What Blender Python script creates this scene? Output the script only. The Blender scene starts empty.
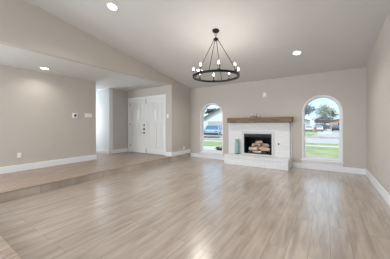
import bpy, bmesh, math, random
from math import pi, sin, cos, radians as R
from mathutils import Vector, Matrix
random.seed(7)
S = bpy.context.scene
COL = S.collection

# ------------------------------------------------------------------ measurements (metres)
XL, XR = -4.371, 0.799          # step / header plane on the left, right wall
YB = 6.287                      # fireplace wall
YE = 0.56                       # edge of the raised floor the camera stands on
ZS = 0.15                       # raised floor
XW, YA = -6.051, 3.492          # landing wall and where it ends
X2, Y1 = -6.693, 4.374          # entry side wall, hall wall
YD = 5.172                      # front door wall
ZT = ZS + 2.44                  # flat ceiling over the landing
ZC, K = 2.605, 0.162           # vaulted ceiling
YR = -3.0                       # rear wall
XF = -9.0                       # far left end of hall
GZ = -0.16                      # ground outside
def ceil_z(y): return ZC + K*(YB-y)

# ------------------------------------------------------------------ camera
cam = bpy.data.cameras.new('camera'); co = bpy.data.objects.new('camera', cam); COL.objects.link(co)
yaw, roll = 0.5847, -0.0043
f_ = Vector((-sin(yaw), cos(yaw), 0)); r0 = Vector((cos(yaw), sin(yaw), 0)); u0 = Vector((0, 0, 1))
r_ = cos(roll)*r0 + sin(roll)*u0; u_ = cos(roll)*u0 - sin(roll)*r0
M = Matrix((r_, u_, -f_)).transposed().to_4x4(); M.translation = (0, 0, 1.2416)
co.matrix_world = M
cam.sensor_fit = 'HORIZONTAL'; cam.sensor_width = 36; cam.lens = 198.53*36/390
cam.shift_y = -5.28/390
cam.clip_start = 0.05; cam.clip_end = 400
S.camera = co

# ------------------------------------------------------------------ world, large lights, exposure
W = bpy.data.worlds.new('sky'); S.world = W; W.use_nodes = True
nt = W.node_tree; nt.nodes.clear()
wo = nt.nodes.new('ShaderNodeOutputWorld'); bg = nt.nodes.new('ShaderNodeBackground')
tc = nt.nodes.new('ShaderNodeTexCoord'); nz = nt.nodes.new('ShaderNodeTexNoise'); mp = nt.nodes.new('ShaderNodeMapping')
mp.inputs['Scale'].default_value = (1.5, 1.5, 4.0)
nz.inputs['Scale'].default_value = 2.2; nz.inputs['Detail'].default_value = 5
rp = nt.nodes.new('ShaderNodeValToRGB')
rp.color_ramp.elements[0].position = 0.38; rp.color_ramp.elements[0].color = (0.46, 0.67, 0.95, 1)
rp.color_ramp.elements[1].position = 0.62; rp.color_ramp.elements[1].color = (0.78, 0.89, 1.0, 1)
nt.links.new(tc.outputs['Generated'], mp.inputs['Vector']); nt.links.new(mp.outputs[0], nz.inputs['Vector'])
nt.links.new(nz.outputs[0], rp.inputs['Fac']); nt.links.new(rp.outputs[0], bg.inputs['Color'])
bg.inputs['Strength'].default_value = 1.2
nt.links.new(bg.outputs[0], wo.inputs['Surface'])

sun = bpy.data.lights.new('sun', 'SUN'); sun.energy = 2.3; sun.angle = R(2); sun.color = (1.0, 0.93, 0.82)
so = bpy.data.objects.new('sun', sun); COL.objects.link(so); so.location = (0, 0, 20)
so.rotation_euler = Vector((-0.35, 0.62, -1.0)).to_track_quat('-Z', 'Z').to_euler()
def area(name, loc, direction, sx, sy, power, color):
    l = bpy.data.lights.new(name, 'AREA'); l.shape = 'RECTANGLE'; l.size = sx; l.size_y = sy
    l.energy = power; l.color = color
    o = bpy.data.objects.new(name, l); COL.objects.link(o); o.location = loc
    o.rotation_euler = Vector(direction).to_track_quat('-Z', 'Z').to_euler()
    return o
area('rear_window_daylight', (-1.9, -2.8, 1.65), (0, 1, 0.02), 4.4, 2.2, 115, (0.82, 0.91, 1.0))
area('dining_side_fill', (-5.9, -1.1, 1.45), (1, 0.45, 0), 2.2, 1.7, 110, (0.82, 0.91, 1.0))  # added fill that brightens the right wall; no window known there
area('dining_rear_fill', (-5.2, -2.8, 1.4), (-0.03, 1, 0), 1.2, 1.8, 55, (0.86, 0.93, 1.0))  # added fill that lifts the front doors, from an unseen made-up source
area('hall_window_daylight', (-8.6, 3.60, 1.4), (1, 0.33, 0), 0.5, 2.0, 85, (0.80, 0.90, 1.0))
S.view_settings.view_transform = 'Standard'; S.view_settings.look = 'None'
S.view_settings.gamma = 1.0; S.view_settings.use_curve_mapping = False
S.view_settings.exposure = 0.29

# ------------------------------------------------------------------ materials
def lin(c):
    return tuple(((v/255)/12.92 if v/255 <= 0.04045 else ((v/255+0.055)/1.055)**2.4) for v in c) + (1,)
def mat(name, rgb, rough=0.6, metal=0.0, var=0.06, scale=8.0, bump=0.0, bscale=60.0, emit=None, estr=0.0, spec=0.5, stretch=(1, 1, 1)):
    m = bpy.data.materials.new(name); m.use_nodes = True; t = m.node_tree
    b = t.nodes['Principled BSDF']
    b.inputs['Roughness'].default_value = rough; b.inputs['Metallic'].default_value = metal
    b.inputs['Specular IOR Level'].default_value = spec
    tc = t.nodes.new('ShaderNodeTexCoord'); mp = t.nodes.new('ShaderNodeMapping'); mp.inputs['Scale'].default_value = stretch
    t.links.new(tc.outputs['Object'], mp.inputs['Vector'])
    n = t.nodes.new('ShaderNodeTexNoise'); n.inputs['Scale'].default_value = scale; n.inputs['Detail'].default_value = 4
    t.links.new(mp.outputs[0], n.inputs['Vector'])
    r = t.nodes.new('ShaderNodeValToRGB'); c = lin(rgb)
    r.color_ramp.elements[0].position = 0.3; r.color_ramp.elements[1].position = 0.7
    r.color_ramp.elements[0].color = tuple(v*(1-var) for v in c[:3]) + (1,)
    r.color_ramp.elements[1].color = tuple(min(1, v*(1+var)) for v in c[:3]) + (1,)
    t.links.new(n.outputs[0], r.inputs['Fac']); t.links.new(r.outputs[0], b.inputs['Base Color'])
    if bump:
        n2 = t.nodes.new('ShaderNodeTexNoise'); n2.inputs['Scale'].default_value = bscale; n2.inputs['Detail'].default_value = 3
        t.links.new(mp.outputs[0], n2.inputs['Vector'])
        bp = t.nodes.new('ShaderNodeBump'); bp.inputs['Strength'].default_value = bump; bp.inputs['Distance'].default_value = 0.01
        t.links.new(n2.outputs[0], bp.inputs['Height']); t.links.new(bp.outputs[0], b.inputs['Normal'])
    if emit:
        b.inputs['Emission Color'].default_value = lin(emit); b.inputs['Emission Strength'].default_value = estr
    return m

def plank_mat(name, a, b2, seam, row=0.18, length=1.22, off=(0, 0), rough=0.36, coat=0.8):
    """vinyl oak planks running along Y"""
    m = bpy.data.materials.new(name); m.use_nodes = True; t = m.node_tree; b = t.nodes['Principled BSDF']
    L = t.links.new
    g = t.nodes.new('ShaderNodeNewGeometry'); sp = t.nodes.new('ShaderNodeSeparateXYZ'); L(g.outputs['Position'], sp.inputs[0])
    cb = t.nodes.new('ShaderNodeCombineXYZ'); L(sp.outputs[1], cb.inputs[0]); L(sp.outputs[0], cb.inputs[1])
    mp = t.nodes.new('ShaderNodeMapping'); mp.inputs['Location'].default_value = (off[0], off[1], 0); L(cb.outputs[0], mp.inputs[0])
    br = t.nodes.new('ShaderNodeTexBrick'); L(mp.outputs[0], br.inputs['Vector'])
    br.offset = 0.37; br.offset_frequency = 2; br.squash = 1
    br.inputs['Scale'].default_value = 1; br.inputs['Brick Width'].default_value = length; br.inputs['Row Height'].default_value = row
    br.inputs['Mortar Size'].default_value = 0.0022; br.inputs['Mortar Smooth'].default_value = 0.2
    br.inputs['Color1'].default_value = (0, 0, 0, 1); br.inputs['Color2'].default_value = (1, 1, 1, 1); br.inputs['Mortar'].default_value = (0.5, 0.5, 0.5, 1)
    # grain, shifted from plank to plank
    sc = t.nodes.new('ShaderNodeMapping'); sc.inputs['Scale'].default_value = (1.3, 11, 1); L(mp.outputs[0], sc.inputs[0])
    ad = t.nodes.new('ShaderNodeVectorMath'); ad.operation = 'MULTIPLY_ADD'
    L(br.outputs['Color'], ad.inputs[0]); ad.inputs[1].default_value = (7, 5, 9); L(sc.outputs[0], ad.inputs[2])
    n = t.nodes.new('ShaderNodeTexNoise'); n.inputs['Scale'].default_value = 1.6; n.inputs['Detail'].default_value = 7; n.inputs['Roughness'].default_value = 0.62
    L(ad.outputs[0], n.inputs['Vector'])
    cr = t.nodes.new('ShaderNodeValToRGB'); L(n.outputs[0], cr.inputs['Fac'])
    cr.color_ramp.elements[0].position = 0.30; cr.color_ramp.elements[0].color = lin(b2)
    cr.color_ramp.elements[1].position = 0.66; cr.color_ramp.elements[1].color = lin(a)
    kn = t.nodes.new('ShaderNodeTexNoise'); kn.inputs['Scale'].default_value = 1.2; kn.inputs['Detail'].default_value = 2; L(ad.outputs[0], kn.inputs['Vector'])
    mx = t.nodes.new('ShaderNodeMix'); mx.data_type = 'RGBA'; mx.blend_type = 'MULTIPLY'
    tone = t.nodes.new('ShaderNodeValToRGB'); L(br.outputs['Color'], tone.inputs['Fac'])
    tone.color_ramp.elements[0].color = (0.92, 0.915, 0.91, 1); tone.color_ramp.elements[1].color = (1.0, 1.0, 1.0, 1)
    k2 = t.nodes.new('ShaderNodeValToRGB'); L(kn.outputs[0], k2.inputs['Fac'])
    k2.color_ramp.elements[0].position = 0.34; k2.color_ramp.elements[0].color = (0.80, 0.785, 0.77, 1)
    k2.color_ramp.elements[1].position = 0.50; k2.color_ramp.elements[1].color = (1, 1, 1, 1)
    m0 = t.nodes.new('ShaderNodeMix'); m0.data_type = 'RGBA'; m0.blend_type = 'MULTIPLY'; m0.inputs[0].default_value = 1
    L(cr.outputs[0], m0.inputs[6]); L(k2.outputs[0], m0.inputs[7])
    mx.inputs[0].default_value = 1; L(m0.outputs[2], mx.inputs[6]); L(tone.outputs[0], mx.inputs[7])
    m2 = t.nodes.new('ShaderNodeMix'); m2.data_type = 'RGBA'; L(br.outputs['Fac'], m2.inputs[0]); L(mx.outputs[2], m2.inputs[6]); m2.inputs[7].default_value = lin(seam)
    L(m2.outputs[2], b.inputs['Base Color'])
    b.inputs['Roughness'].default_value = rough; b.inputs['Specular IOR Level'].default_value = 0.5
    b.inputs['Coat Weight'].default_value = coat; b.inputs['Coat Roughness'].default_value = 0.22; b.inputs['Coat IOR'].default_value = 1.6
    bp = t.nodes.new('ShaderNodeBump'); bp.inputs['Strength'].default_value = 0.12; bp.inputs['Distance'].default_value = 0.004
    L(n.outputs[0], bp.inputs['Height']); L(bp.outputs[0], b.inputs['Normal'])
    return m

def brick_mat(name, rgb, mortar, bw=0.2, rh=0.068, ms=0.008, rough=0.55):
    m = bpy.data.materials.new(name); m.use_nodes = True; t = m.node_tree; b = t.nodes['Principled BSDF']; L = t.links.new
    g = t.nodes.new('ShaderNodeNewGeometry'); sp = t.nodes.new('ShaderNodeSeparateXYZ'); L(g.outputs['Position'], sp.inputs[0])
    ad = t.nodes.new('ShaderNodeMath'); ad.operation = 'ADD'; L(sp.outputs[0], ad.inputs[0]); L(sp.outputs[1], ad.inputs[1])
    cb = t.nodes.new('ShaderNodeCombineXYZ'); L(ad.outputs[0], cb.inputs[0]); L(sp.outputs[2], cb.inputs[1])
    br = t.nodes.new('ShaderNodeTexBrick'); L(cb.outputs[0], br.inputs['Vector'])
    br.inputs['Scale'].default_value = 1; br.inputs['Brick Width'].default_value = bw; br.inputs['Row Height'].default_value = rh
    br.inputs['Mortar Size'].default_value = ms; br.inputs['Mortar Smooth'].default_value = 0.4
    c = lin(rgb)
    br.inputs['Color1'].default_value = c; br.inputs['Color2'].default_value = tuple(v*0.94 for v in c[:3])+(1,); br.inputs['Mortar'].default_value = lin(mortar)
    L(br.outputs['Color'], b.inputs['Base Color']); b.inputs['Roughness'].default_value = rough
    iv = t.nodes.new('ShaderNodeMath'); iv.operation = 'SUBTRACT'; iv.inputs[0].default_value = 1; L(br.outputs['Fac'], iv.inputs[1])
    bp = t.nodes.new('ShaderNodeBump'); bp.inputs['Strength'].default_value = 0.6; bp.inputs['Distance'].default_value = 0.008
    L(iv.outputs[0], bp.inputs['Height']); L(bp.outputs[0], b.inputs['Normal'])
    return m

def glass_mat(name, tint, amount=0.92):
    m = bpy.data.materials.new(name); m.use_nodes = True; t = m.node_tree; t.nodes.clear(); L = t.links.new
    o = t.nodes.new('ShaderNodeOutputMaterial'); mx = t.nodes.new('ShaderNodeMixShader')
    tr = t.nodes.new('ShaderNodeBsdfTransparent'); gl = t.nodes.new('ShaderNodeBsdfGlossy'); fr = t.nodes.new('ShaderNodeFresnel')
    n = t.nodes.new('ShaderNodeTexNoise'); n.inputs['Scale'].default_value = 1.5
    r = t.nodes.new('ShaderNodeValToRGB'); r.color_ramp.elements[0].color = tint; r.color_ramp.elements[1].color = tuple(min(1, v*1.01) for v in tint)
    L(n.outputs[0], r.inputs['Fac']); L(r.outputs[0], tr.inputs['Color'])
    gl.inputs['Roughness'].default_value = 0.02; fr.inputs['IOR'].default_value = 1.35
    L(fr.outputs[0], mx.inputs[0]); L(tr.outputs[0], mx.inputs[1]); L(gl.outputs[0], mx.inputs[2]); L(mx.outputs[0], o.inputs['Surface'])
    return m

def leaf_mat(name, a, b2):
    m = mat(name, a, 0.7, var=0.0); t = m.node_tree; b = t.nodes['Principled BSDF']
    r = [n for n in t.nodes if n.type == 'VALTORGB'][0]; n = [n for n in t.nodes if n.type == 'TEX_NOISE'][0]
    n.inputs['Scale'].default_value = 1.4; r.color_ramp.elements[0].color = lin(b2); r.color_ramp.elements[1].color = lin(a)
    r.color_ramp.elements[0].position = 0.4; r.color_ramp.elements[1].position = 0.6
    return m

WALL = mat('greige_wall_paint', (194, 187, 179), 0.75, var=0.012, scale=3, bump=0.05, bscale=90)
CEIL = mat('ceiling_paint', (206, 205, 202), 0.85, var=0.01, scale=3, bump=0.05, bscale=120)
TRIM = mat('white_trim_paint', (232, 233, 236), 0.4, var=0.01)
DOORP = mat('white_door_paint', (230, 229, 226), 0.4, var=0.01)
FLOOR = plank_mat('oak_plank_floor', (184, 170, 158), (158, 144, 132), (126, 115, 107), off=(0.3, -0.028), rough=0.3)
FLOOR2 = plank_mat('oak_plank_landing', (174, 155, 139), (145, 126, 111), (100, 85, 74), off=(0.7, 0.05), rough=0.42, coat=0.15)
RISER = plank_mat('oak_plank_riser', (196, 184, 172), (166, 153, 142), (104, 92, 82), row=0.4, off=(-1.47+1.22*2, 0.17), rough=0.5, coat=0.1)
NOSE = plank_mat('oak_nosing', (178, 160, 145), (148, 130, 115), (100, 85, 74), rough=0.75, coat=0.0)
BRICK = brick_mat('white_painted_brick', (232, 233, 234), (220, 221, 222))
BLACK = mat('matte_black_metal', (10, 10, 11), 0.5, spec=0.3)
DARK = mat('firebox_soot', (14, 14, 16), 0.8, var=0.3)
DARKGL = mat('black_enamel', (10, 11, 14), 0.25)
BEAM = mat('rough_brown_timber', (122, 102, 76), 0.7, var=0.4, scale=3.2, bump=0.5, bscale=14, stretch=(1.2, 9, 9))
LOG = mat('ceramic_log', (214, 190, 172), 0.85, var=0.4, scale=16, bump=0.8, bscale=22)
EMBER = mat('grey_ember_bed', (120, 108, 98), 0.9, var=0.4, scale=30, bump=0.8)
NICKEL = mat('dark_bronze_hardware', (52, 48, 46), 0.35, metal=0.7)
PLATE = mat('white_plastic', (238, 238, 238), 0.35, var=0.005)
SLOT = mat('dark_slot', (60, 58, 56), 0.6)
SCREEN = mat('black_screen', (18, 20, 22), 0.2)
GLASS = glass_mat('window_glass', (0.96, 0.985, 0.98, 1))
LITE = mat('frosted_door_glass', (236, 240, 242), 0.25, emit=(235, 242, 250), estr=0.06)  # faint glow put into the glass so the lites look lit
SPRIG = mat('dried_twig', (86, 74, 62), 0.8)
PETAL = mat('cream_blossom', (225, 218, 206), 0.8)
BULB = mat('lit_bulb', (255, 240, 215), 0.3, emit=(255, 236, 208), estr=9)
LENS = mat('lit_downlight_lens', (255, 248, 236), 0.4, emit=(255, 246, 232), estr=9)

# ------------------------------------------------------------------ mesh helpers
def nb(): return bmesh.new()
def box(bm, x0, x1, y0, y1, z0, z1, bev=0.0, seg=1):
    b = bmesh.new()
    vs = [b.verts.new((x, y, z)) for x in (x0, x1) for y in (y0, y1) for z in (z0, z1)]
    for q in ((0, 1, 3, 2), (4, 6, 7, 5), (0, 4, 5, 1), (2, 3, 7, 6), (0, 2, 6, 4), (1, 5, 7, 3)):
        b.faces.new([vs[i] for i in q])
    if bev: bmesh.ops.bevel(b, geom=b.edges[:], offset=bev, segments=seg, affect='EDGES')
    add(bm, b); return bm
def add(bm, b, mx=None):
    if mx is not None: b.transform(mx)
    me = bpy.data.meshes.new('t'); b.to_mesh(me); b.free(); bm.from_mesh(me); bpy.data.meshes.remove(me)
def tube(bm, pts, rad, n=10, cap=True):
    b = bmesh.new(); pts = [Vector(p) for p in pts]; rings = []
    rads = rad if isinstance(rad, (list, tuple)) else [rad]*len(pts)
    prev = None
    for i, p in enumerate(pts):
        d = (pts[min(i+1, len(pts)-1)] - pts[max(i-1, 0)]).normalized()
        a = (prev if prev is not None else (Vector((0, 0, 1)) if abs(d.z) < 0.9 else Vector((1, 0, 0))))
        x = (a - d*a.dot(d)).normalized(); y = d.cross(x); prev = x
        rings.append([b.verts.new(p + rads[i]*(cos(2*pi*k/n)*x + sin(2*pi*k/n)*y)) for k in range(n)])
    for A, B in zip(rings, rings[1:]):
        for k in range(n): b.faces.new((A[k], A[(k+1) % n], B[(k+1) % n], B[k]))
    if cap: b.faces.new(rings[0][::-1]); b.faces.new(rings[-1])
    for f in b.faces: f.smooth = True
    add(bm, b); return bm
def lathe(bm, prof, loc=(0, 0, 0), n=24, mx=None, smooth=True):
    b = bmesh.new(); rings = []
    for r, z in prof:
        rings.append([b.verts.new((r*cos(2*pi*k/n), r*sin(2*pi*k/n), z)) for k in range(n)] if r > 1e-6 else [b.verts.new((0, 0, z))])
    for A, B in zip(rings, rings[1:]):
        for k in range(n):
            k2 = (k+1) % n
            if len(A) == 1 and len(B) == 1: continue
            if len(A) == 1: b.faces.new((A[0], B[k], B[k2]))
            elif len(B) == 1: b.faces.new((A[k], A[k2], B[0]))
            else: b.faces.new((A[k], A[k2], B[k2], B[k]))
    bmesh.ops.recalc_face_normals(b, faces=b.faces[:])
    for f in b.faces: f.smooth = smooth
    T = Matrix.Translation(loc)
    add(bm, b, T @ mx if mx is not None else T); return bm
def ringpoly(bm, outer, inner, y0, y1):
    """closed frame between two outlines with the same point count, in the XZ plane, y0..y1 deep"""
    b = bmesh.new(); n = len(outer)
    V = [[b.verts.new((p[0], y, p[1])) for p in o] for o in (outer, inner) for y in (y0, y1)]
    of, ob, inf, ib = V
    for k in range(n):
        j = (k+1) % n
        b.faces.new((of[k], of[j], inf[j], inf[k])); b.faces.new((ob[k], ib[k], ib[j], ob[j]))
        b.faces.new((of[k], ob[k], ob[j], of[j])); b.faces.new((inf[k], inf[j], ib[j], ib[k]))
    bmesh.ops.recalc_face_normals(b, faces=b.faces[:]); add(bm, b); return bm
def plate_holes(outer, holes, thick):
    """2-D plate with holes, extruded (through a filled curve); returns bmesh in local XY, z 0..thick"""
    c = bpy.data.curves.new('t', 'CURVE'); c.dimensions = '2D'; c.fill_mode = 'BOTH'; c.extrude = thick/2
    for pts in [outer]+holes:
        s = c.splines.new('POLY'); s.points.add(len(pts)-1); s.use_cyclic_u = True
        for i, p in enumerate(pts): s.points[i].co = (p[0], p[1], 0, 1)
    o = bpy.data.objects.new('t', c); COL.objects.link(o); bpy.context.view_layer.update()
    me = bpy.data.meshes.new_from_object(o.evaluated_get(bpy.context.evaluated_depsgraph_get()))
    bm = bmesh.new(); bm.from_mesh(me)
    bmesh.ops.remove_doubles(bm, verts=bm.verts[:], dist=1e-5)
    bpy.data.objects.remove(o); bpy.data.curves.remove(c); bpy.data.meshes.remove(me)
    bmesh.ops.translate(bm, verts=bm.verts[:], vec=(0, 0, thick/2)); return bm
def prism(bm, pts, y0, y1):
    """outline in XZ extruded along Y"""
    b = bmesh.new(); A = [b.verts.new((p[0], y0, p[1])) for p in pts]; B = [b.verts.new((p[0], y1, p[1])) for p in pts]
    b.faces.new(A); b.faces.new(B[::-1]); n = len(pts)
    for k in range(n): b.faces.new((A[k], B[k], B[(k+1) % n], A[(k+1) % n]))
    bmesh.ops.recalc_face_normals(b, faces=b.faces[:]); add(bm, b); return bm
def mesh(name, bm, m, parent=None, loc=None):
    """link bm (world coordinates) as ONE object; parts are stored relative to their parent"""
    if parent is not None: off = wloc(parent)
    elif loc is not None: off = Vector(loc)
    else: off = Vector((0, 0, 0))
    L = Vector((0, 0, 0))
    if parent is not None:
        xs = [v.co for v in bm.verts]
        cen = Vector([(min(v[i] for v in xs)+max(v[i] for v in xs))/2 for i in range(3)]); L = cen - off; off = cen
    bmesh.ops.translate(bm, verts=bm.verts[:], vec=-off)
    me = bpy.data.meshes.new(name); bm.to_mesh(me); bm.free(); me.materials.append(m)
    o = bpy.data.objects.new(name, me); COL.objects.link(o)
    if parent is not None: o.parent = parent; o.location = L
    else: o.location = off
    return o
def wloc(o):
    v = Vector((0, 0, 0))
    while o is not None: v += o.location; o = o.parent
    return v
def tag(o, label, cat, group=None):
    o['label'] = label; o['category'] = cat
    if group: o['group'] = group
    return o
def thing(name, label, cat, loc, group=None):
    o = bpy.data.objects.new(name, None); COL.objects.link(o); o.location = loc; o.empty_display_size = 0.1
    return tag(o, label, cat, group)
def struct(name, bm, m, label=None):
    o = mesh(name, bm, m); o['kind'] = 'structure'
    if label: o['label'] = label
    return o
def sroot(name, loc, label=None):
    o = bpy.data.objects.new(name, None); COL.objects.link(o); o.location = loc; o['kind'] = 'structure'; o.empty_display_size = 0.1
    if label: o['label'] = label
    return o
def dup(root, loc, label):
    r = root.copy(); COL.objects.link(r); r.location = loc; r['label'] = label
    for ch in list(root.children):
        c = ch.copy(); COL.objects.link(c); c.parent = r
        for g in ch.children:
            d = g.copy(); COL.objects.link(d); d.parent = c
    return r

# ------------------------------------------------------------------ room shell
T = 0.22
def arch(cx, half, z0, zspring, n=28):
    p = [(cx-half, z0), (cx+half, z0)]
    p += [(cx+half*cos(pi*k/n), zspring+half*sin(pi*k/n)) for k in range(n+1)]
    return p
WIN = [(-3.463, 0.462, 0.205, 1.545), (-0.113, 0.458, 0.255, 1.552)]     # centre x, half width, bottom, spring line
FBX0, FBX1, FBZ0, FBZ1 = -2.205, -1.352, 0.315, 0.945                     # firebox opening
struct('floor', box(nb(), XL, XR, YE, YB, -0.1, 0), FLOOR)
bm = nb(); box(bm, XF, XL-0.004, YR, YD+0.1, ZS-0.1, ZS); box(bm, XL-0.004, XR, YR, YE-0.004, ZS-0.1, ZS)
box(bm, XF, XL-0.02, YR, YD+0.1, -0.1, ZS-0.1)
struct('floor_landing', bm, FLOOR2)
bm = nb(); box(bm, XL-0.02, XL, YE, YB, 0, ZS-0.012); box(bm, XL-0.02, XR, YE-0.02, YE, 0, ZS-0.012)
struct('trim_1', bm, RISER, 'wood-clad riser of the step')
bm = nb(); box(bm, XL-0.06, XL+0.012, YE, YD, ZS-0.012, ZS+0.002, 0.003); box(bm, XL, XR, YE-0.06, YE+0.012, ZS-0.012, ZS+0.002, 0.003)
struct('trim_2', bm, NOSE, 'wood nosing along the edge of the step')
# fireplace wall with two arched openings and the firebox hole
outer = [(XL-0.15, -0.1), (XR+0.15, -0.1), (XR+0.15, ZC+0.25), (XL-0.15, ZC+0.25)]
bm = plate_holes(outer, [arch(*w) for w in WIN] + [[(FBX0-.02, FBZ0-.02), (FBX1+.02, FBZ0-.02), (FBX1+.02, FBZ1+.02), (FBX0-.02, FBZ1+.02)]], T)
bm.transform(Matrix.Translation((0, YB+T, 0)) @ Matrix.Rotation(pi/2, 4, 'X'))
struct('wall_back', bm, WALL)
struct('wall_right', box(nb(), XR, XR+0.15, YR, YB, -0.1, 4.6), WALL)
struct('wall_rear', box(nb(), XF, XR+0.15, YR-0.15, YR, -0.1, 4.6), WALL)
# header above the landing and the short wall beside the entry are one plane
def yz_plate(pts, x0, x1):
    b = bmesh.new(); A = [b.verts.new((x0, p[0], p[1])) for p in pts]; B = [b.verts.new((x1, p[0], p[1])) for p in pts]
    b.faces.new(A); b.faces.new(B[::-1]); n = len(pts)
    for k in range(n): b.faces.new((A[k], B[k], B[(k+1) % n], A[(k+1) % n]))
    bmesh.ops.recalc_face_normals(b, faces=b.faces[:]); return b
struct('wall_left', yz_plate([(YR, ZT), (YD, ZT), (YD, ZS), (YB, ZS), (YB, ceil_z(YB)+.1), (YR, ceil_z(YR)+.1)], XL-0.14, XL), WALL)
bm = yz_plate([(YR, ceil_z(YR)), (YB, ceil_z(YB)), (YB, ceil_z(YB)+.12), (YR, ceil_z(YR)+.12)], XL, XR)
struct('ceiling', bm, CEIL)
struct('ceiling_landing', box(nb(), XF, XL-0.14, YR, YD+0.14, ZT, ZT+0.12), CEIL)
struct('wall_landing', box(nb(), XW-0.14, XW, YR, YA, ZS, ZT), WALL)
struct('wall_hall', box(nb(), XF, X2, Y1, Y1+0.14, ZS, ZT), mat('pale_hall_wall', (222, 225, 227), 0.75, var=0.01, scale=3))  # hall wall paler and cooler than the other walls
struct('wall_hall_side', box(nb(), XF, XW-0.14, YA-0.14, YA, ZS, ZT), WALL)
struct('wall_hall_end', box(nb(), XF-0.14, XF, YR, YD, ZS, ZT), WALL)
struct('wall_entry_side', box(nb(), X2-0.14, X2, Y1+0.14, YD, ZS, ZT), WALL)
DX0, DX1, DXM, DZ1 = -6.552, -4.708, -5.612, ZS+2.055
bm = plate_holes([(X2-.14, ZS), (DX0, ZS), (DX0, DZ1), (DX1, DZ1), (DX1, ZS), (XL-.14, ZS), (XL-.14, ZT), (X2-.14, ZT)], [], 0.14)
bm.transform(Matrix.Translation((0, YD+0.14, 0)) @ Matrix.Rotation(pi/2, 4, 'X'))
struct('wall_entry', bm, WALL)
# the short return of the entry wall up to the step plane
# baseboards
def base(name, x0, x1, y0, y1, z, hgt=0.145):
    bm = nb(); box(bm, x0, x1, y0, y1, z, z+hgt, 0.004); struct(name, bm, TRIM)
tb = 0.016
bm = nb(); box(bm, XL, -2.74, YB-tb, YB, 0, 0.14, 0.004); box(bm, -0.80, XR, YB-tb, YB, 0, 0.14, 0.004); struct('baseboard_back', bm, TRIM)
base('baseboard_right', XR-tb, XR, YE, YB-tb, 0, 0.16)
bm = nb(); box(bm, XW, XW+tb, YR, YA+tb, ZS, ZS+0.155, 0.004); box(bm, XW-0.14, XW+tb, YA, YA+tb, ZS, ZS+0.155, 0.004); struct('baseboard_landing', bm, TRIM)
bm = nb(); box(bm, X2, X2+tb, Y1-tb, YD, ZS, ZS+0.14, 0.004); box(bm, XF, X2+tb, Y1-tb, Y1, ZS, ZS+0.14, 0.004); struct('baseboard_entry', bm, TRIM)
bm = nb(); box(bm, XL, XL+tb, YD-tb, YB-tb, ZS, ZS+0.14, 0.004); box(bm, DX1+0.09, XL+tb, YD-tb, YD, ZS, ZS+0.14, 0.004); struct('baseboard_left', bm, TRIM)

# ------------------------------------------------------------------ windows
def window(name, cx, half, z0, zs, label):
    root = sroot(name, (cx, YB, z0), label)
    y = YB
    mesh('frame', ringpoly(nb(), arch(cx, half, z0, zs), arch(cx, half-0.038, z0+0.04, zs), y+0.012, y+0.17), TRIM, root)
    h2 = half-0.038; zm = z0+0.605
    # upper sash: arched ring above the meeting rail, lower sash: rectangle
    up = nb()
    ringpoly(up, arch(cx, h2, zm, zs), arch(cx, h2-0.026, zm+0.022, zs), y+0.115, y+0.15)
    us = mesh('upper_sash', up, TRIM, root)
    lo = nb(); h3 = h2; a, b2 = z0+0.04, zm+0.03
    ringpoly(lo, [(cx-h3, a), (cx+h3, a), (cx+h3, b2), (cx-h3, b2)], [(cx-h3+.035, a+.055), (cx+h3-.035, a+.055), (cx+h3-.035, b2-.045), (cx-h3+.035, b2-.045)], y+0.075, y+0.112)
    ls = mesh('lower_sash', lo, TRIM, root)
    g = nb(); prism(g, arch(cx, h2-0.024, zm+0.02, zs), y+0.13, y+0.135); mesh('pane', g, GLASS, us)
    g = nb(); box(g, cx-h3+.033, cx+h3-.033, y+0.092, y+0.097, a+.053, b2-.043); mesh('pane', g, GLASS, ls)
    lk = nb(); box(lk, cx-0.03, cx+0.03, y+0.06, y+0.076, b2-0.012, b2+0.006, 0.003); mesh('latch', lk, TRIM, ls)
    st = nb(); box(st, cx-half-0.03, cx+half+0.025, y-0.055, y+0.02, z0-0.028, z0, 0.006); mesh('sill', st, TRIM, root)
    ap = nb(); box(ap, cx-half-0.01, cx+half+0.005, y-0.015, y-0.0005, 0.141, z0-0.028, 0.004); mesh('apron', ap, TRIM, root)
    return root
window('window_1', *WIN[0], 'arched sash window left of the fireplace')
window('window_2', *WIN[1], 'arched sash window right of the fireplace')

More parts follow.
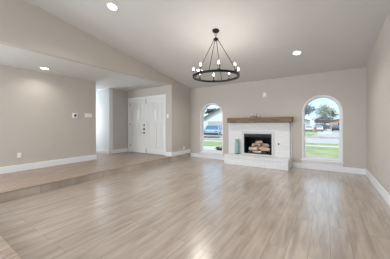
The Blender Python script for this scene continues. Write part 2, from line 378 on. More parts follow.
# ------------------------------------------------------------------ front doors
def door_leaf(name, x0, x1, label, hinge_left):
    root = sroot(name, ((x0+x1)/2, YD+0.03, ZS), label)
    y0, y1 = YD+0.02, YD+0.062; z0, z1 = ZS+0.008, DZ1-0.003
    w = x1-x0; cx = (x0+x1)/2
    bm = nb(); box(bm, x0+.002, x1-.002, y0+0.02, y1, z0, z1)
    # stiles and rails stand proud of the sunk field
    s = 0.115
    zl0, zl1 = ZS+1.14, ZS+1.255                # lock rail
    lite = (cx-0.055, cx+0.055)
    def zt(x):                                   # one low arch runs over both leaves, highest at the meeting edge
        t = (x-x0)/w if hinge_left else (x1-x)/w
        return z1-.14-.15*(1-t)**2
    for a, b2, c, d in ((x0+.002, x0+s, z0, z1), (x1-s, x1-.002, z0, z1), (x0+s, x1-s, z0, z0+.2), (x0+s, x1-s, zl0, zl1), (cx-0.045, cx+0.045, z0+.2, zl0)):
        box(bm, a, b2, y0, y0+0.021, c, d)
    for a, b2 in ((lite[0]-.06, lite[0]), (lite[1], lite[1]+.06)): box(bm, a, b2, y0, y0+0.021, zl1, max(zt(a), zt(b2)))
    xs = [x0+s+(w-2*s)*k/10 for k in range(11)]
    prism(bm, [(x0+s, z1), (x1-s, z1)] + [(x, zt(x)) for x in reversed(xs)], y0, y0+0.021)
    mesh('slab', bm, DOORP, root)
    def raised(a, b2, c, d=None):
        a += .016; b2 -= .016; c += .016; q = [a+(b2-a)*k/6 for k in range(7)]
        top = [(x, (d if d else zt(x))-.016) for x in reversed(q)]
        p = nb(); prism(p, [(a, c), (b2, c)] + top, y0+0.003, y0+0.024); bmesh.ops.bevel(p, geom=p.edges[:], offset=.005, segments=1, affect='EDGES'); mesh('panel', p, DOORP, root)
    raised(x0+s, cx-.045, z0+.2, zl0); raised(cx+.045, x1-s, z0+.2, zl0)
    raised(x0+s, lite[0]-.06, zl1); raised(lite[1]+.06, x1-s, zl1)
    raised(lite[0], lite[1], zl1+.38)
    g = nb(); box(g, lite[0]+.004, lite[1]-.004, y0+0.004, y0+0.013, zl1+.01, zl1+.37, 0.003); mesh('glass_lite', g, LITE, root)
    hx = x0 if hinge_left else x1
    for z in (ZS+0.22, ZS+1.05, ZS+1.82):
        hb = nb(); tube(hb, [(hx, y0-0.006, z), (hx, y0-0.006, z+0.1)], 0.009); mesh('hinge', hb, NICKEL, root)
    return root, y0
d1, dy = door_leaf('door_1', DX0+0.004, DXM, 'left leaf of the white double front door', True)
d2, dy = door_leaf('door_2', DXM+0.004, DX1-0.004, 'right leaf of the white double front door', False)
MY = Matrix.Rotation(pi/2, 4, 'X')               # lathe axis pointing to -Y
hx = -5.735
b = nb(); lathe(b, [(0, 0), (0.033, 0), (0.033, 0.012), (0.026, 0.02), (0.012, 0.022), (0.012, 0.03), (0, 0.03)], (hx, dy, 1.215), mx=MY); mesh('deadbolt', b, NICKEL, d1)
b = nb(); box(b, hx-0.035, hx+0.035, dy-0.022, dy, 1.03, 1.105, 0.006); lathe(b, [(0, 0), (0.02, 0), (0.02, 0.01), (0, 0.012)], (hx, dy-0.022, 1.067), mx=MY); mesh('lock_box', b, BLACK, d1)
b = nb(); lathe(b, [(0, 0), (0.03, 0), (0.03, 0.01), (0.014, 0.014), (0.012, 0.045), (0, 0.045)], (hx, dy, 0.925), mx=MY)
tube(b, [(hx, dy-0.04, 0.925), (hx+0.01, dy-0.05, 0.925), (hx-0.10, dy-0.05, 0.92)], 0.009); mesh('lever_handle', b, NICKEL, d1)
for z0, z1 in ((DZ1-0.2, DZ1-0.01), (ZS+0.02, ZS+0.19)):
    b = nb(); box(b, DXM-0.03, DXM-0.008, dy-0.008, dy, z0, z1, 0.003); mesh('flush_bolt', b, NICKEL, d1)
b = nb(); box(b, DXM-0.006, DXM+0.03, dy-0.012, dy, ZS+0.01, DZ1-0.005, 0.003); mesh('astragal', b, DOORP, d2)
cw = 0.078
bm = nb()
for a, b2, c, d in ((DX0-cw, DX0+.004, ZS, DZ1+.004), (DX1-.004, DX1+cw, ZS, DZ1+.004), (DX0-cw, DX1+cw, DZ1-.002, DZ1+cw)):
    box(bm, a, b2, YD-0.018, YD+0.0, c, d, 0.004)
for a, b2, c, d in ((DX0-.001, DX0+.0035, ZS, DZ1), (DX1-.0035, DX1+.001, ZS, DZ1), (DX0, DX1, DZ1-.002, DZ1+.002)):
    box(bm, a, b2, YD-0.001, YD+0.14, c, d)
struct('trim_3', bm, TRIM, 'white casing around the front doors')
struct('trim_4', box(nb(), DX0, DX1, YD-0.005, YD+0.14, ZS-0.01, ZS+0.008, 0.002), NICKEL, 'threshold under the front doors')

# ------------------------------------------------------------------ fireplace
YF = YB-0.12; HX0, HX1, HY, HZ = -2.712, -0.836, 5.722, 0.285
SX0, SX1, SZ1 = -2.735, -0.866, 1.279
fp = thing('fireplace', 'white painted brick fireplace with raised hearth between the two arched windows', 'fireplace', (-1.78, YF, 0))
bm = plate_holes([(SX0, 0), (SX1, 0), (SX1, SZ1), (SX0, SZ1)], [[(FBX0, FBZ0), (FBX1, FBZ0), (FBX1, FBZ1), (FBX0, FBZ1)]], YB-YF-0.001)
bm.transform(Matrix.Translation((0, YB-0.001, 0)) @ MY); mesh('brick_surround', bm, BRICK, fp)
bm = nb(); box(bm, HX0+0.012, HX1-0.012, HY+0.012, YF-0.001, 0, HZ-0.07, 0.004); mesh('hearth', bm, BRICK, fp)
bm = nb(); box(bm, HX0, HX1, HY, YF-0.001, HZ-0.07, HZ, 0.012, 2); mesh('hearth_cap', bm, BRICK, fp)
bm = nb(); ringpoly(bm, [(FBX0-.075, HZ), (FBX1+.075, HZ), (FBX1+.075, FBZ1+.075), (FBX0-.075, FBZ1+.075)], [(FBX0+.003, FBZ0+.003), (FBX1-.003, FBZ0+.003), (FBX1-.003, FBZ1-.003), (FBX0+.003, FBZ1-.003)], YF-0.012, YF+0.02)
mesh('opening_border', bm, mat('grey_white_border', (206, 207, 210), .5, var=.01), fp)  # border slightly greyer than the brick around it
bm = nb(); box(bm, SX0+0.004, SX1-0.004, YF-0.02, YF-0.0005, SZ1-0.055, SZ1-0.001, 0.005); mesh('header_course', bm, BRICK, fp)
bm = nb(); box(bm, SX1+0.004, SX1+0.042, YB-0.03, YB-0.001, 0.0, SZ1, 0.004); mesh('side_trim', bm, TRIM, fp)
# firebox: five walls
a, b2, c, d, e = FBX0+.004, FBX1-.004, FBZ0+.004, FBZ1-.004, YB+0.36
bm = nb(); box(bm, a, b2, YF+0.022, e, c, c+.012); box(bm, a, b2, YF+.022, e, d-.012, d); box(bm, a, a+.012, YF+.022, e, c, d); box(bm, b2-.012, b2, YF+.022, e, c, d); box(bm, a, b2, e-.012, e, c, d)
mesh('firebox', bm, DARK, fp)
bm = nb(); ringpoly(bm, [(a, c), (b2, c), (b2, d), (a, d)], [(a+.022, c+.03), (b2-.022, c+.03), (b2-.022, d-.035), (a+.022, d-.035)], YF-0.016, YF+0.03)
fr = mesh('firebox_frame', bm, DARKGL, fp)
bm = nb()
for k in range(3): box(bm, a+.024, b2-.024, YF+0.0+.004*k, YF+0.014+.004*k, d-.062-.024*k, d-.044-.024*k, 0.003)
mesh('louver', bm, mat('blue_black_louver', (28, 31, 37), 0.4, metal=0.3), fr)
bm = nb(); lathe(bm, [(0, 0), (0.024, 0), (0.024, 0.006), (0.016, 0.01), (0.010, 0.012), (0.010, 0.02), (0, 0.02)], (-1.163, YF, 0.655), mx=MY); mesh('gas_valve', bm, NICKEL, fp)
# log set: grate + ember bed are one thing, each log a thing of its own
gr = thing('fire_grate', 'black iron grate with ash bed inside the fireplace opening', 'fire grate', (-1.77, YF+0.22, c+.012))
bm = nb(); fz = c+.0125
for k in range(7):
    x = -2.02+0.5*k/6; tube(bm, [(x, YF+.075, fz+.066), (x, YF+.09, fz+.06), (x, YF+.34, fz+.06)], 0.008, 8)
for y in (YF+.1, YF+.3): tube(bm, [(-2.05, y, fz+.05), (-1.49, y, fz+.05)], 0.008, 8)
for x in (-2.0, -1.54):
    for y in (YF+.1, YF+.3): tube(bm, [(x, y, fz), (x, y, fz+.05)], 0.009, 8)
mesh('grate_bars', bm, BLACK, gr)
bm = nb(); 
for k in range(60):
    x, y = -1.79+random.uniform(-.32, .32), YF+random.uniform(.05, .3); q = random.uniform(.014, .028)
    b = bmesh.new(); bmesh.ops.create_icosphere(b, subdivisions=1, radius=q); add(bm, b, Matrix.Translation((x, y, fz+q*.7)) @ Matrix.Diagonal((1.3, 1, .75, 1)))
eb = mesh('ember_bed', bm, EMBER, gr); eb['kind'] = 'stuff'
def log(p, q, r, label):
    p, q = Vector(p), Vector(q); n = 13; bm = nb(); pts, rd = [], []
    for i in range(n):
        t = i/(n-1); v = p.lerp(q, t); v += Vector((random.uniform(-1, 1), random.uniform(-1, 1), random.uniform(-1, 1)))*r*0.14
        pts.append(v); rd.append(r*(0.78 if i in (0, n-1) else random.uniform(.82, 1.12)))
    tube(bm, pts, rd, 12)
    for vv in bm.verts: vv.co += Vector((random.uniform(-1, 1), random.uniform(-1, 1), random.uniform(-1, 1)))*r*.13
    o = mesh('ceramic_log', bm, LOG, loc=(p+q)/2); return tag(o, label, 'log', 'logs in the fireplace')
gz = fz+.070
log((-2.03, YF+.275, gz+.07), (-1.50, YF+.295, gz+.07), .066, 'pale log lying at the back of the fireplace grate')
log((-2.07, YF+.09, gz+.055), (-1.79, YF+.12, gz+.06), .055, 'pale log at the front left of the fireplace grate')
log((-1.72, YF+.12, gz+.06), (-1.43, YF+.085, gz+.055), .056, 'short pale log at the front right of the fireplace grate')
log((-1.99, YF+.15, gz+.165), (-1.82, YF+.28, gz+.205), .05, 'pale log on the left shoulder of the log pile, leaning back')
log((-1.69, YF+.27, gz+.205), (-1.47, YF+.18, gz+.17), .048, 'pale log sloping down at the right of the log pile')
log((-1.89, YF+.20, gz+.265), (-1.66, YF+.16, gz+.275), .042, 'pale log lying across the very top of the log pile')
log((-1.765, YF+.27, gz+.175), (-1.77, YF+.13, gz+.185), .044, 'log stub with its cut end facing forward in the middle of the log pile')
log((-1.93, YF+.035, fz+.045), (-1.67, YF+.05, fz+.04), .034, 'small log chip lying in front of the fireplace grate')

mb = nb()
box(mb, -2.715, -0.788, YF-0.17, YB-0.002, SZ1+0.001, SZ1+0.163, 0.006)
for v in mb.verts: v.co += Vector((0, random.uniform(-.003, .003), random.uniform(-.003, .0025) if v.co.z > SZ1+.08 else 0))
tag(mesh('mantel_beam', mb, BEAM, loc=(-1.75, YF-.02, SZ1)), 'rustic brown timber mantel beam above the white brick fireplace', 'mantel')

# aqua glass bottle on the hearth
VASE = mat('aqua_glass', (160, 198, 194), 0.12, var=0.04)
VASE.node_tree.nodes['Principled BSDF'].inputs['Transmission Weight'].default_value = 0.15
vz = HZ+0.0005; vx, vy = -2.40, 6.06
v = thing('glass_bottle', 'tall aqua green glass bottle standing on the left end of the hearth', 'bottle', (vx, vy, vz))
b = nb(); lathe(b, [(0, 0), (0.060, 0), (0.067, 0.008), (0.067, 0.31), (0.062, 0.345), (0.053, 0.365), (0.050, 0.44), (0.056, 0.447), (0.056, 0.468), (0.046, 0.468), (0.044, 0.365), (0.056, 0.33), (0.061, 0.31), (0.061, 0.03), (0, 0.03)], (vx, vy, vz), 28); mesh('bottle_body', b, VASE, v)
b = nb(); lathe(b, [(0.0675, 0.001), (0.0695, 0.002), (0.0695, 0.016), (0.0675, 0.018)], (vx, vy, vz), 28); o = mesh('base_ring', b, mat('dark_glass_base', (40, 62, 62), .2), v); o['label'] = 'dark thick glass base'
# sprig of dried blossoms lying on the mantel
mz = SZ1+0.167; sx, sy = -1.80, YF-0.08
sp = thing('dried_sprig', 'small sprig of dried cream blossoms lying on the middle of the mantel', 'dried flowers', (sx, sy, mz))
b = nb()
br = [[(-.22, 0, .012), (-.1, .01, .02), (.02, 0, .012), (.2, -.01, .02)], [(.02, 0, .012), (.03, .0, .07), (.02, .01, .105)], [(-.1, .01, .02), (-.14, .02, .06), (-.13, .02, .085)], [(.1, -.005, .016), (.15, .0, .06), (.17, .01, .09)], [(-.05, .005, .016), (-.04, -.02, .05), (-.01, -.03, .075)]]
for q in br: tube(b, [(sx+x, sy+y, mz+z) for x, y, z in q], 0.005, 6)
mesh('twig', b, SPRIG, sp)
for x, y, z in [(.2, -.01, .03), (.17, .01, .095), (-.13, .02, .09), (-.22, 0, .018), (-.01, -.03, .08), (.1, -.012, .03), (.06, .02, .022)]:
    b = nb(); t = bmesh.new(); bmesh.ops.create_icosphere(t, subdivisions=2, radius=0.019)
    for vv in t.verts: vv.co *= random.uniform(.85, 1.15)
    add(b, t, Matrix.Translation((sx+x, sy+y, mz+z))); mesh('blossom', b, PETAL, sp)

# ------------------------------------------------------------------ chandelier
CX, CY = -1.788, 3.448; CZ = ceil_z(CY); RZ = 2.165; RR = 0.436
ch = thing('chandelier', 'black wagon wheel chandelier with eight lit candle bulbs hanging from the vaulted ceiling', 'chandelier', (CX, CY, RZ))
slope = Matrix.Rotation(-math.atan(K), 4, 'X')
b = nb(); lathe(b, [(0, 0), (0.068, 0), (0.070, -0.006), (0.066, -0.018), (0.02, -0.022), (0.006, -0.040), (0, -0.040)], (CX, CY, CZ-.001), 28, mx=slope); mesh('canopy', b, BLACK, ch)
def torus(bm, c, R0, r, mx=None, n=24, k=8):
    pts = [(R0*cos(2*pi*i/n), 0, R0*sin(2*pi*i/n)) for i in range(n+1)]
    b = bmesh.new(); tube(b, pts, r, k, cap=False); add(bm, b, Matrix.Translation(c) @ (mx or Matrix()))
b = nb(); torus(b, (CX, CY, CZ-.070), 0.026, 0.0035); torus(b, (CX, CY, CZ-.112), 0.022, 0.0035, Matrix.Rotation(pi/2, 4, 'Z')); mesh('chain', b, BLACK, ch)
HZc = CZ-0.172
b = nb(); lathe(b, [(0, 0.035), (0.012, 0.035), (0.014, 0.012), (0.046, 0.008), (0.048, -0.012), (0.02, -0.018), (0.012, -0.032), (0, -0.034)], (CX, CY, HZc), 24); mesh('hub', b, BLACK, ch)
phi0 = 0.69                                   # turns the ring so its candles stand as in the room
def pol(deg, r): a = R(deg)+phi0; return CX+r*cos(a), CY+r*sin(a)
for k in range(4):
    a = 61.5+90*k; x0, y0 = pol(a, 0.036); x1, y1 = pol(a, RR)
    b = nb(); tube(b, [(x0, y0, HZc-.004), (x1, y1, RZ+.012)], 0.0058, 8); mesh('rod', b, BLACK, ch)
b = nb(); n = 72; lathe(b, [(RR-.012, -.02), (RR+.012, -.02), (RR+.014, -.016), (RR+.014, .016), (RR+.012, .02), (RR-.012, .02), (RR-.014, .016), (RR-.014, -.016), (RR-.012, -.02)], (CX, CY, RZ), n, smooth=False); mesh('ring', b, BLACK, ch)
for k in range(8):
    x, y = pol(84+45*k, RR)
    b = nb(); lathe(b, [(0, .018), (0.022, .018), (0.026, .03), (0.0145, .034), (0.0145, .115), (0, .115)], (x, y, RZ), 14); cs = mesh('candle_holder', b, BLACK, ch)
    b = nb(); lathe(b, [(0, .1145), (0.008, .117), (0.0135, .130), (0.0155, .143), (0.0125, .158), (0.007, .172), (0.002, .182), (0, .184)], (x, y, RZ), 14); mesh('bulb', b, BULB, cs)
    l = bpy.data.lights.new('bulb_light', 'POINT'); l.energy = 2.2; l.color = (1.0, 0.94, 0.87); l.shadow_soft_size = 0.008
    o = bpy.data.objects.new('bulb_light', l); COL.objects.link(o); o.location = (x, y, RZ+.235)

# ------------------------------------------------------------------ recessed lights
def recessed(x, y, label, sloped=True, power=12, root=None):
    z = ceil_z(y) if sloped else ZT
    mx = slope if sloped else Matrix()
    r = thing('recessed_light', label, 'ceiling light', (x, y, z), 'recessed ceiling lights')
    b = nb(); lathe(b, [(0.074, -0.001), (0.096, -0.001), (0.097, -0.004), (0.092, -0.008), (0.078, -0.010), (0.074, -0.006), (0.074, -0.001)], (x, y, z), 32, mx=mx); mesh('trim_ring', b, TRIM, r)
    b = nb(); lathe(b, [(0, -0.0065), (0.05, -0.0065), (0.0745, -0.005), (0.0745, -0.002), (0, -0.002)], (x, y, z), 32, mx=mx); mesh('lens', b, LENS, r)
    l = bpy.data.lights.new('downlight', 'AREA'); l.shape = 'DISK'; l.size = 0.14; l.energy = power; l.color = (1.0, 0.95, 0.89); l.spread = R(138)
    o = bpy.data.objects.new('downlight', l); COL.objects.link(o)
    nrm = (mx.to_3x3() @ Vector((0, 0, -1))); o.location = Vector((x, y, z)) + nrm*0.014
    o.rotation_euler = nrm.to_track_quat('-Z', 'Y').to_euler()
    return r
recessed(-3.085, 2.085, 'recessed vaulted ceiling light at the top left edge of the picture')
recessed(-0.54, 4.945, 'recessed ceiling light above the right arched window')
recessed(-3.10, 4.93, 'recessed ceiling light seen just behind the left rim of the chandelier')
recessed(-0.54, 2.085, 'recessed ceiling light over the near right part of the room')
recessed(-5.59, 1.965, 'recessed light in the flat low ceiling over the landing', False, 3.5)

# ------------------------------------------------------------------ wall plates
def plate(kind, label, cat, cx, cy, cz, w, hgt, face, build, group=None, pm=None):
    pm = pm or PLATE
    """face: 'x+' plate on a wall looking to +X, 'x-' to -X, 'y-' to -Y; built in a local frame u (along wall), n (out), z"""
    root = thing(kind, label, cat, (cx, cy, cz), group)
    fx = {'x+': (Vector((0, 1, 0)), Vector((1, 0, 0))), 'x-': (Vector((0, -1, 0)), Vector((-1, 0, 0))), 'y-': (Vector((1, 0, 0)), Vector((0, -1, 0)))}[face]
    def ub(name, u0, u1, z0, z1, n0, n1, m, bev=0.0015, parent=None):
        p, q = fx[0]*u0+fx[1]*n0, fx[0]*u1+fx[1]*n1
        bm = nb(); box(bm, cx+min(p.x, q.x), cx+max(p.x, q.x), cy+min(p.y, q.y), cy+max(p.y, q.y), cz+z0, cz+z1, bev)
        return mesh(name, bm, m, parent or root)
    ub('plate', -w/2, w/2, -hgt/2, hgt/2, 0.0005, 0.007, pm, 0.002)
    build(ub)
def outlet(ub, pm=None):
    pm = pm or PLATE
    for s in (-1, 1):
        k = ub('receptacle', -.017, .017, s*.021-.014, s*.021+.014, .007, .010, pm)
        for u in (-.007, .007): ub('slot', u-.0018, u+.0018, s*.021-.004, s*.021+.007, .0098, .0104, SLOT, 0, k)
def switches(n):
    def f(ub):
        for k in range(n):
            u = (k-(n-1)/2)*.046; ub('rocker', u-.0165, u+.0165, -.033, .033, .007, .011, PLATE, .002)
    return f
plate('wall_outlet', 'white outlet low on the landing wall at the far left', 'outlet', XW, 1.617, .525, .075, .118, 'x+', outlet)
plate('wall_outlet', 'white outlet on the short wall between front door and left window', 'outlet', XL, 5.852, .375, .075, .118, 'x+', outlet)
BEIGE = mat('beige_plastic', (196, 190, 182), 0.4)
plate('wall_outlet', 'beige outlet low on the right hand wall near the corner', 'outlet', XR, 5.196, .385, .075, .118, 'x-', lambda ub: outlet(ub, BEIGE), pm=BEIGE)
plate('light_switch', 'wide white switch plate with four rockers beside the thermostat', 'light switch', XW, 3.255, 1.523, .225, .12, 'x+', switches(4))
plate('light_switch', 'single white light switch right of the front door', 'light switch', -4.545, YD, 1.525, .08, .13, 'y-', switches(1))
def cover(ub):
    ub('socket', -.03, .03, -.045, .04, .007, .010, PLATE)
    ub('cable_jack', -.01, .01, -.064, -.047, .006, .014, SLOT)
plate('cable_plate', 'white cable plate high on the wall above the mantel', 'wall plate', -1.585, YB, 2.135, .095, .14, 'y-', cover)
def thermo(ub):
    ub('housing', -.06, .06, -.06, .06, .007, .024, PLATE, .006); ub('display', -.028, .032, -.03, .03, .024, .0255, SCREEN, .0005)
plate('thermostat', 'white square thermostat with black screen on the landing wall', 'thermostat', XW, 2.862, 1.508, .14, .135, 'x+', thermo)

# ------------------------------------------------------------------ outside
GRASS = mat('lawn_grass', (150, 160, 112), 0.9, var=0.22, scale=1.8, bump=0.6, bscale=30)
CONC = mat('pale_concrete', (200, 197, 192), 0.85, var=0.06, scale=2)
ROAD = mat('street_concrete', (186, 183, 181), 0.85, var=0.06, scale=0.7)
def slab(name, x0, x1, y0, y1, z0, z1, m, label=None): return struct(name, box(nb(), x0, x1, y0, y1, z0, z1), m, label)
def gbm(bm, rects):
    for x0, x1, y0, y1, z in rects: box(bm, x0, x1, y0, y1, GZ-0.3, z)
    return bm
FZ = GZ-0.5                                       # the street beyond lies lower
def falling(bm, x0, x1, y1, dz):
    add(bm, yz_plate([(23, GZ+dz), (45, FZ+dz), (y1, FZ+dz), (y1, FZ-1), (23, FZ-1)], x0, x1)); return bm
def gbmz(z, rects):
    return gbm(nb(), [r + (z,) for r in rects])
bm = gbmz(GZ, [(-40, 20, YB+T, 14.2), (-40, 20, 15.1, 17)]); falling(bm, -60, -1.35, 140, 0); falling(bm, 9.5, 60, 140, 0); struct('ground_lawn', bm, GRASS)
struct('ground_sidewalk', gbmz(GZ+.01, [(-40, 20, 14.2, 15.1)]), CONC)
bm = gbmz(GZ-.03, [(-40, 40, 17, 23)]); falling(bm, -1.35, 9.5, 140, -.03); struct('ground_street', bm, ROAD)
bm = gbmz(GZ+.012, [(-40, 20, 16.85, 17.0)]); falling(bm, -1.5, -1.35, 120, .02); struct('ground_curb', bm, CONC)
struct('ground_path', gbmz(GZ+.012, [(-6.6, -4.75, YB+T, 10.9), (-14, -6.6, 9.5, 10.9)]), CONC)
struct('ground_driveway', falling(nb(), -19, -9, 31.9, .012), CONC)
def base_z(y): return GZ if y < 23 else max(FZ, GZ-.5*(y-23)/22)
slab('entry_porch', -7.2, XL-.15, YD+.141, YB+T, GZ-.1, ZS-.02, CONC)

def tree(kind, label, cat, x, y, crown, trunk_r, n, size, m, bark, group=None, seed=1):
    rnd = random.Random(seed); cx, cy, cz, rx, ry, rz = crown
    gz = base_z(y)-.02; t = thing(kind, label, cat, (x, y, gz), group)
    b = bmesh.new()
    clumps = []
    for _ in range(14):
        v = Vector((rnd.gauss(0, 1), rnd.gauss(0, 1), rnd.gauss(0, 1))).normalized()*rnd.uniform(.35, .8); clumps.append(v)
    for _ in range(n):
        q = rnd.choice(clumps); v = q + Vector((rnd.gauss(0, .2), rnd.gauss(0, .2), rnd.gauss(0, .2)))
        p = Vector((cx+v.x*rx, cy+v.y*ry, cz+v.z*rz))
        d1 = Vector((rnd.gauss(0, 1), rnd.gauss(0, 1), rnd.gauss(0, .6))).normalized(); d2 = d1.orthogonal().normalized()
        s = size*rnd.uniform(.6, 1.2); d1 *= s; d2 *= s*.6
        b.faces.new([b.verts.new(p+k) for k in (d1, d2, -d1, -d2)])
    mesh('foliage', b, m, t)
    if trunk_r:
        b = nb(); tube(b, [(x, y, gz), (x+.05*rx, y, (gz+cz)/2), (cx, cy, cz)], [trunk_r, trunk_r*.75, trunk_r*.35], 10)
        for v in clumps[:7]: tube(b, [(cx, cy, cz-rz*.45), (cx+v.x*rx*.9, cy+v.y*ry*.9, cz+v.z*rz*.9)], [trunk_r*.4, trunk_r*.12], 6)
        mesh('trunk', b, bark, t)
    return t
BARK = mat('grey_bark', (98, 84, 72), 0.9, var=0.2)
LD = leaf_mat('dark_green_leaves', (92, 116, 94), (44, 64, 52)); LG = leaf_mat('grey_green_leaves', (146, 162, 132), (86, 108, 80))
LB = leaf_mat('brown_leaves', (112, 84, 72), (60, 54, 46)); LGR = leaf_mat('fresh_green_leaves', (120, 158, 110), (70, 104, 72))
LH = leaf_mat('deep_green_leaves', (56, 66, 52), (32, 40, 34))  # darkest leaf green, for the hedge and the low shrub
tree('dark_tree', 'dark green tree at the left edge of the right window view', 'tree', -3.9, 41, (-3.35, 41, 3.9, 1.6, 1.6, 1.4), .16, 1300, .2, LD, BARK, seed=3)
tree('grey_tree', 'grey green tree in the middle of the right window view', 'tree', -.6, 81, (-.35, 81, 5.0, 3.2, 2.6, 2.8), .2, 1700, .26, LG, BARK, seed=5)
tree('brown_shrub_tree', 'broad brown leaved tree beside the street, seen through the right window', 'tree', -1.0, 66.8, (-1.0, 66.8, 2.3, 2.35, 1.3, 1.2), .15, 2200, .2, LB, BARK, seed=8)
tree('hedge', 'dark green hedge beneath the brown tree, seen through the right window', 'hedge', -1.0, 64, (-1.0, 64, .35, 2.1, .6, 1.0), 0, 1600, .16, LH, BARK, seed=9)
tree('small_green_tree', 'fresh green tree at the left edge of the left window view', 'tree', -17.9, 28.6, (-17.9, 28.6, 2.75, .85, .8, 1.25), .08, 700, .14, LGR, BARK, seed=4)
tree('rear_tree', 'dark branches behind the white gable, seen through the left window', 'tree', -22.5, 41, (-22.3, 41, 4.3, 1.9, 1.5, 0.75), .14, 620, .22, LD, BARK, seed=11)
tree('rear_tree', 'dark tree top over the gable roof slope, seen through the left window', 'tree', -19.0, 41, (-18.9, 41, 5.35, 1.7, 1.4, 0.7), .14, 520, .22, LD, BARK, seed=12)
tree('low_shrub', 'small dark shrub on the path edge outside the left window', 'shrub', -4.55, 9.45, (-4.62, 9.45, GZ+.1, .36, .3, .12), 0, 420, .05, LH, BARK, seed=13)

WHITE = mat('white_siding', (226, 230, 230), 0.7, var=0.02, scale=1)
SIDE = mat('grey_siding', (186, 188, 192), 0.7, var=0.03, scale=1)
PINK = brick_mat('pink_brick', (206, 164, 146), (196, 170, 158), .3, .1, .02, .8)
ROOFM = mat('grey_shingle', (138, 134, 132), 0.9, var=0.15, scale=3); FASC = mat('dark_fascia', (92, 98, 100), 0.7)
WDARK = mat('dark_house_window', (70, 80, 90), 0.15)
def house(label, x0, x1, y0, y1, ze, za, mwall, mroof, door=None, wins=()):
    """gable facing the street, ridge along Y"""
    t = thing('house', label, 'house', ((x0+x1)/2, (y0+y1)/2, base_z(y0))); xm = (x0+x1)/2
    b = nb(); prism(b, [(x0, FZ-.02), (x1, FZ-.02), (x1, ze), (xm, za), (x0, ze)], y0, y1); wl = mesh('wall', b, mwall, t)
    s = (za-ze)/(xm-x0); o = .35
    b = nb(); prism(b, [(x0-o, ze-s*o+.02), (xm, za+.02), (x1+o, ze-s*o+.02), (x1+o, ze-s*o+.17), (xm, za+.17), (x0-o, ze-s*o+.17)], y0-.35, y1+.35); mesh('roof', b, mroof, t)
    b = nb(); prism(b, [(x0-o, ze-s*o-.14), (xm, za-.14), (x1+o, ze-s*o-.14), (x1+o, ze-s*o+.16), (xm, za+.16), (x0-o, ze-s*o+.16)], y0-.38, y0-.351); mesh('fascia', b, FASC, t)
    if door:
        a, c, h = door; b = nb(); box(b, a, c, y0-.04, y0-.001, GZ, h)
        for k in range(4): box(b, a+.05, c-.05, y0-.055, y0-.04, GZ+.1+(h-GZ)/4*k, GZ+(h-GZ)/4*(k+1)-.06, .01)
        mesh('garage_door', b, SIDE, t)
    for a, c, z0, z1 in wins:
        b = nb(); ringpoly(b, [(a-.08, z0-.08), (c+.08, z0-.08), (c+.08, z1+.08), (a-.08, z1+.08)], [(a, z0), (c, z0), (c, z1), (a, z1)], y0-.05, y0-.001); w = mesh('window', b, TRIM, t)
        b = nb(); box(b, a, c, y0-.03, y0-.002, z0, z1); mesh('window_pane', b, WDARK, w)
    return t
house('white gabled garage across the street, seen through the left window', -19.3, -8.3, 32, 40, 2.25, 4.85, WHITE, ROOFM, (-18.3, -13.6, 1.75), [(-11.8, -10.4, .7, 1.8)])
house('pale grey house at the left of the right window view', -13.0, -4.6, 71.5, 78, 2.3, 3.6, SIDE, mat('pale_roof', (200, 200, 202), .9), None, [(-7.2, -6.0, .5, 1.5)])
house('pink brick house far down the street, seen through the right window', 0.8, 16.1, 87, 95, 2.35, 3.2, PINK, mat('brown_shingle', (150, 128, 118), .9, var=.1), None, [(3.4, 4.8, .6, 1.6), (6.5, 8, .6, 1.6)])

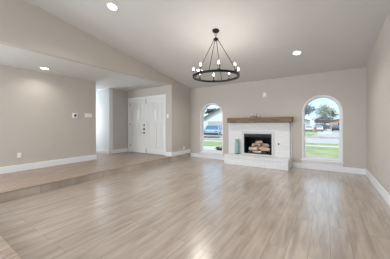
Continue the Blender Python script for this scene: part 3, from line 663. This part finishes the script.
CLAD = mat('dark_car_cladding', (44, 50, 56), .6); TIRE = mat('black_tire', (34, 34, 36), .8); RIM = mat('grey_rim', (150, 152, 156), .35, metal=.6); CGL = mat('car_glass', (96, 120, 142), .12); LAMP = mat('red_tail_lamp', (190, 40, 40), .3); HEADL = mat('clear_headlamp', (220, 225, 230), .2)
def car(label, x, y, rot, rgb, length=4.5, hgt=1.45, group=None):
    paint = mat('car_paint', rgb, .3, var=.01); g = base_z(y)-.03; s = length/4.5; k = hgt/1.45
    t = thing('car', label, 'car', (0, 0, 0), group)
    w = .86
    b = nb(); prism(b, [(-2.22*s, .32*k), (2.2*s, .30*k), (2.25*s, .55*k), (2.15*s, .74*k), (1.15*s, .88*k), (-2.1*s, .93*k), (-2.25*s, .75*k)], -w, w)
    bmesh.ops.bevel(b, geom=b.edges[:], offset=.04, segments=2, affect='EDGES'); body = mesh('body', b, paint, t)
    b = nb(); box(b, -2.285*s, -2.1*s, -.84, .84, .24*k, .56*k, .03); box(b, 2.1*s, 2.28*s, -.84, .84, .22*k, .46*k, .03)
    for yy in (-.8, .8): box(b, -2.1*s, 2.1*s, yy-.075, yy+.075, .22*k, .36*k, .02)
    mesh('bumper', b, CLAD, t)
    def cab(y0, y1, z0, z1, sh):
        v = bmesh.new(); lo = [(-1.75*s, -y0), (1.05*s, -y0), (1.05*s, y0), (-1.75*s, y0)]; hi = [(-1.35*s, -y1), (.25*s, -y1), (.25*s, y1), (-1.35*s, y1)]
        A = [v.verts.new((p[0]*sh, p[1], z0)) for p in lo]; B = [v.verts.new((p[0]*sh, p[1], z1)) for p in hi]
        v.faces.new(A[::-1]); v.faces.new(B)
        for i in range(4): v.faces.new((A[i], A[(i+1) % 4], B[(i+1) % 4], B[i]))
        bmesh.ops.bevel(v, geom=v.edges[:], offset=.05, segments=2, affect='EDGES'); return v
    mesh('cabin', cab(.8, .66, .86*k, 1.38*k, 1.0), CGL, t)
    b = nb(); box(b, -1.42*s, .32*s, -.66, .66, 1.35*k, 1.45*k, .04, 2)
    for yy in (-1, 1):
        for (xa, xb) in ((-1.72, -1.34), (1.02, .26), (-.45, -.42)): tube(b, [(xa*s, yy*.79, .88*k), (xb*s, yy*.66, 1.38*k)], .04, 6)
    mesh('roof', b, paint, t)
    for xx in (-1.4, 1.4):
        for yy in (-1, 1):
            b = nb(); lathe(b, [(0, -.1), (.24, -.1), (.32, -.07), (.32, .07), (.24, .1), (0, .1)], (xx*s, yy*.8, .32), 20, mx=MY); wh = mesh('wheel', b, TIRE, t)
            b = nb(); lathe(b, [(0, -.012), (.19, -.012), (.21, 0), (.19, .012), (0, .012)], (xx*s, yy*.905, .32), 16, mx=MY); mesh('rim', b, RIM, wh)
    for yy in (-.62, .62):
        b = nb(); box(b, -2.27*s, -2.2*s, yy-.11, yy+.11, .70*k, .82*k, .02); mesh('tail_lamp', b, LAMP, t)
        b = nb(); box(b, 2.16*s, 2.25*s, yy-.17, yy+.17, .58*k, .72*k, .02); mesh('headlamp', b, HEADL, t)
    t.location = (x, y, g); t.rotation_euler.z = rot; return t
car('blue car parked on the street, seen from behind through the left window', -10.75, 20.5, R(104), (160, 184, 210), 4.5, 1.32)
car('white car parked nearest the pale grey house, seen through the right window', -3.75, 56.5, pi/2+.1, (235, 238, 240))
car('white car just right of the brown mailbox, seen through the right window', -1.55, 58.5, pi/2, (238, 240, 242), 4.2)
car('dark teal car first in the row at the end of the street', 2.1, 64.0, pi/2, (52, 74, 84), 4.4)
car('slate blue car in the middle of the row at the end of the street', 4.3, 64.2, -pi/2, (80, 100, 116), 4.3)
car('dark grey car last in the row at the end of the street', 6.5, 64.0, pi/2, (60, 66, 74), 4.4)
mbx = thing('mailbox', 'brown mailbox post on the curb, seen through the right window', 'mailbox', (-2.05, 51.4, FZ))
MBM = mat('brown_brick_post', (140, 100, 84), .8)
b = nb(); box(b, -2.3, -1.8, 51.15, 51.65, FZ, FZ+1.15, .02); mesh('post', b, MBM, mbx)
b = nb(); box(b, -2.35, -1.75, 51.1, 51.7, FZ+1.15, FZ+1.23, .01); mesh('cap', b, MBM, mbx)
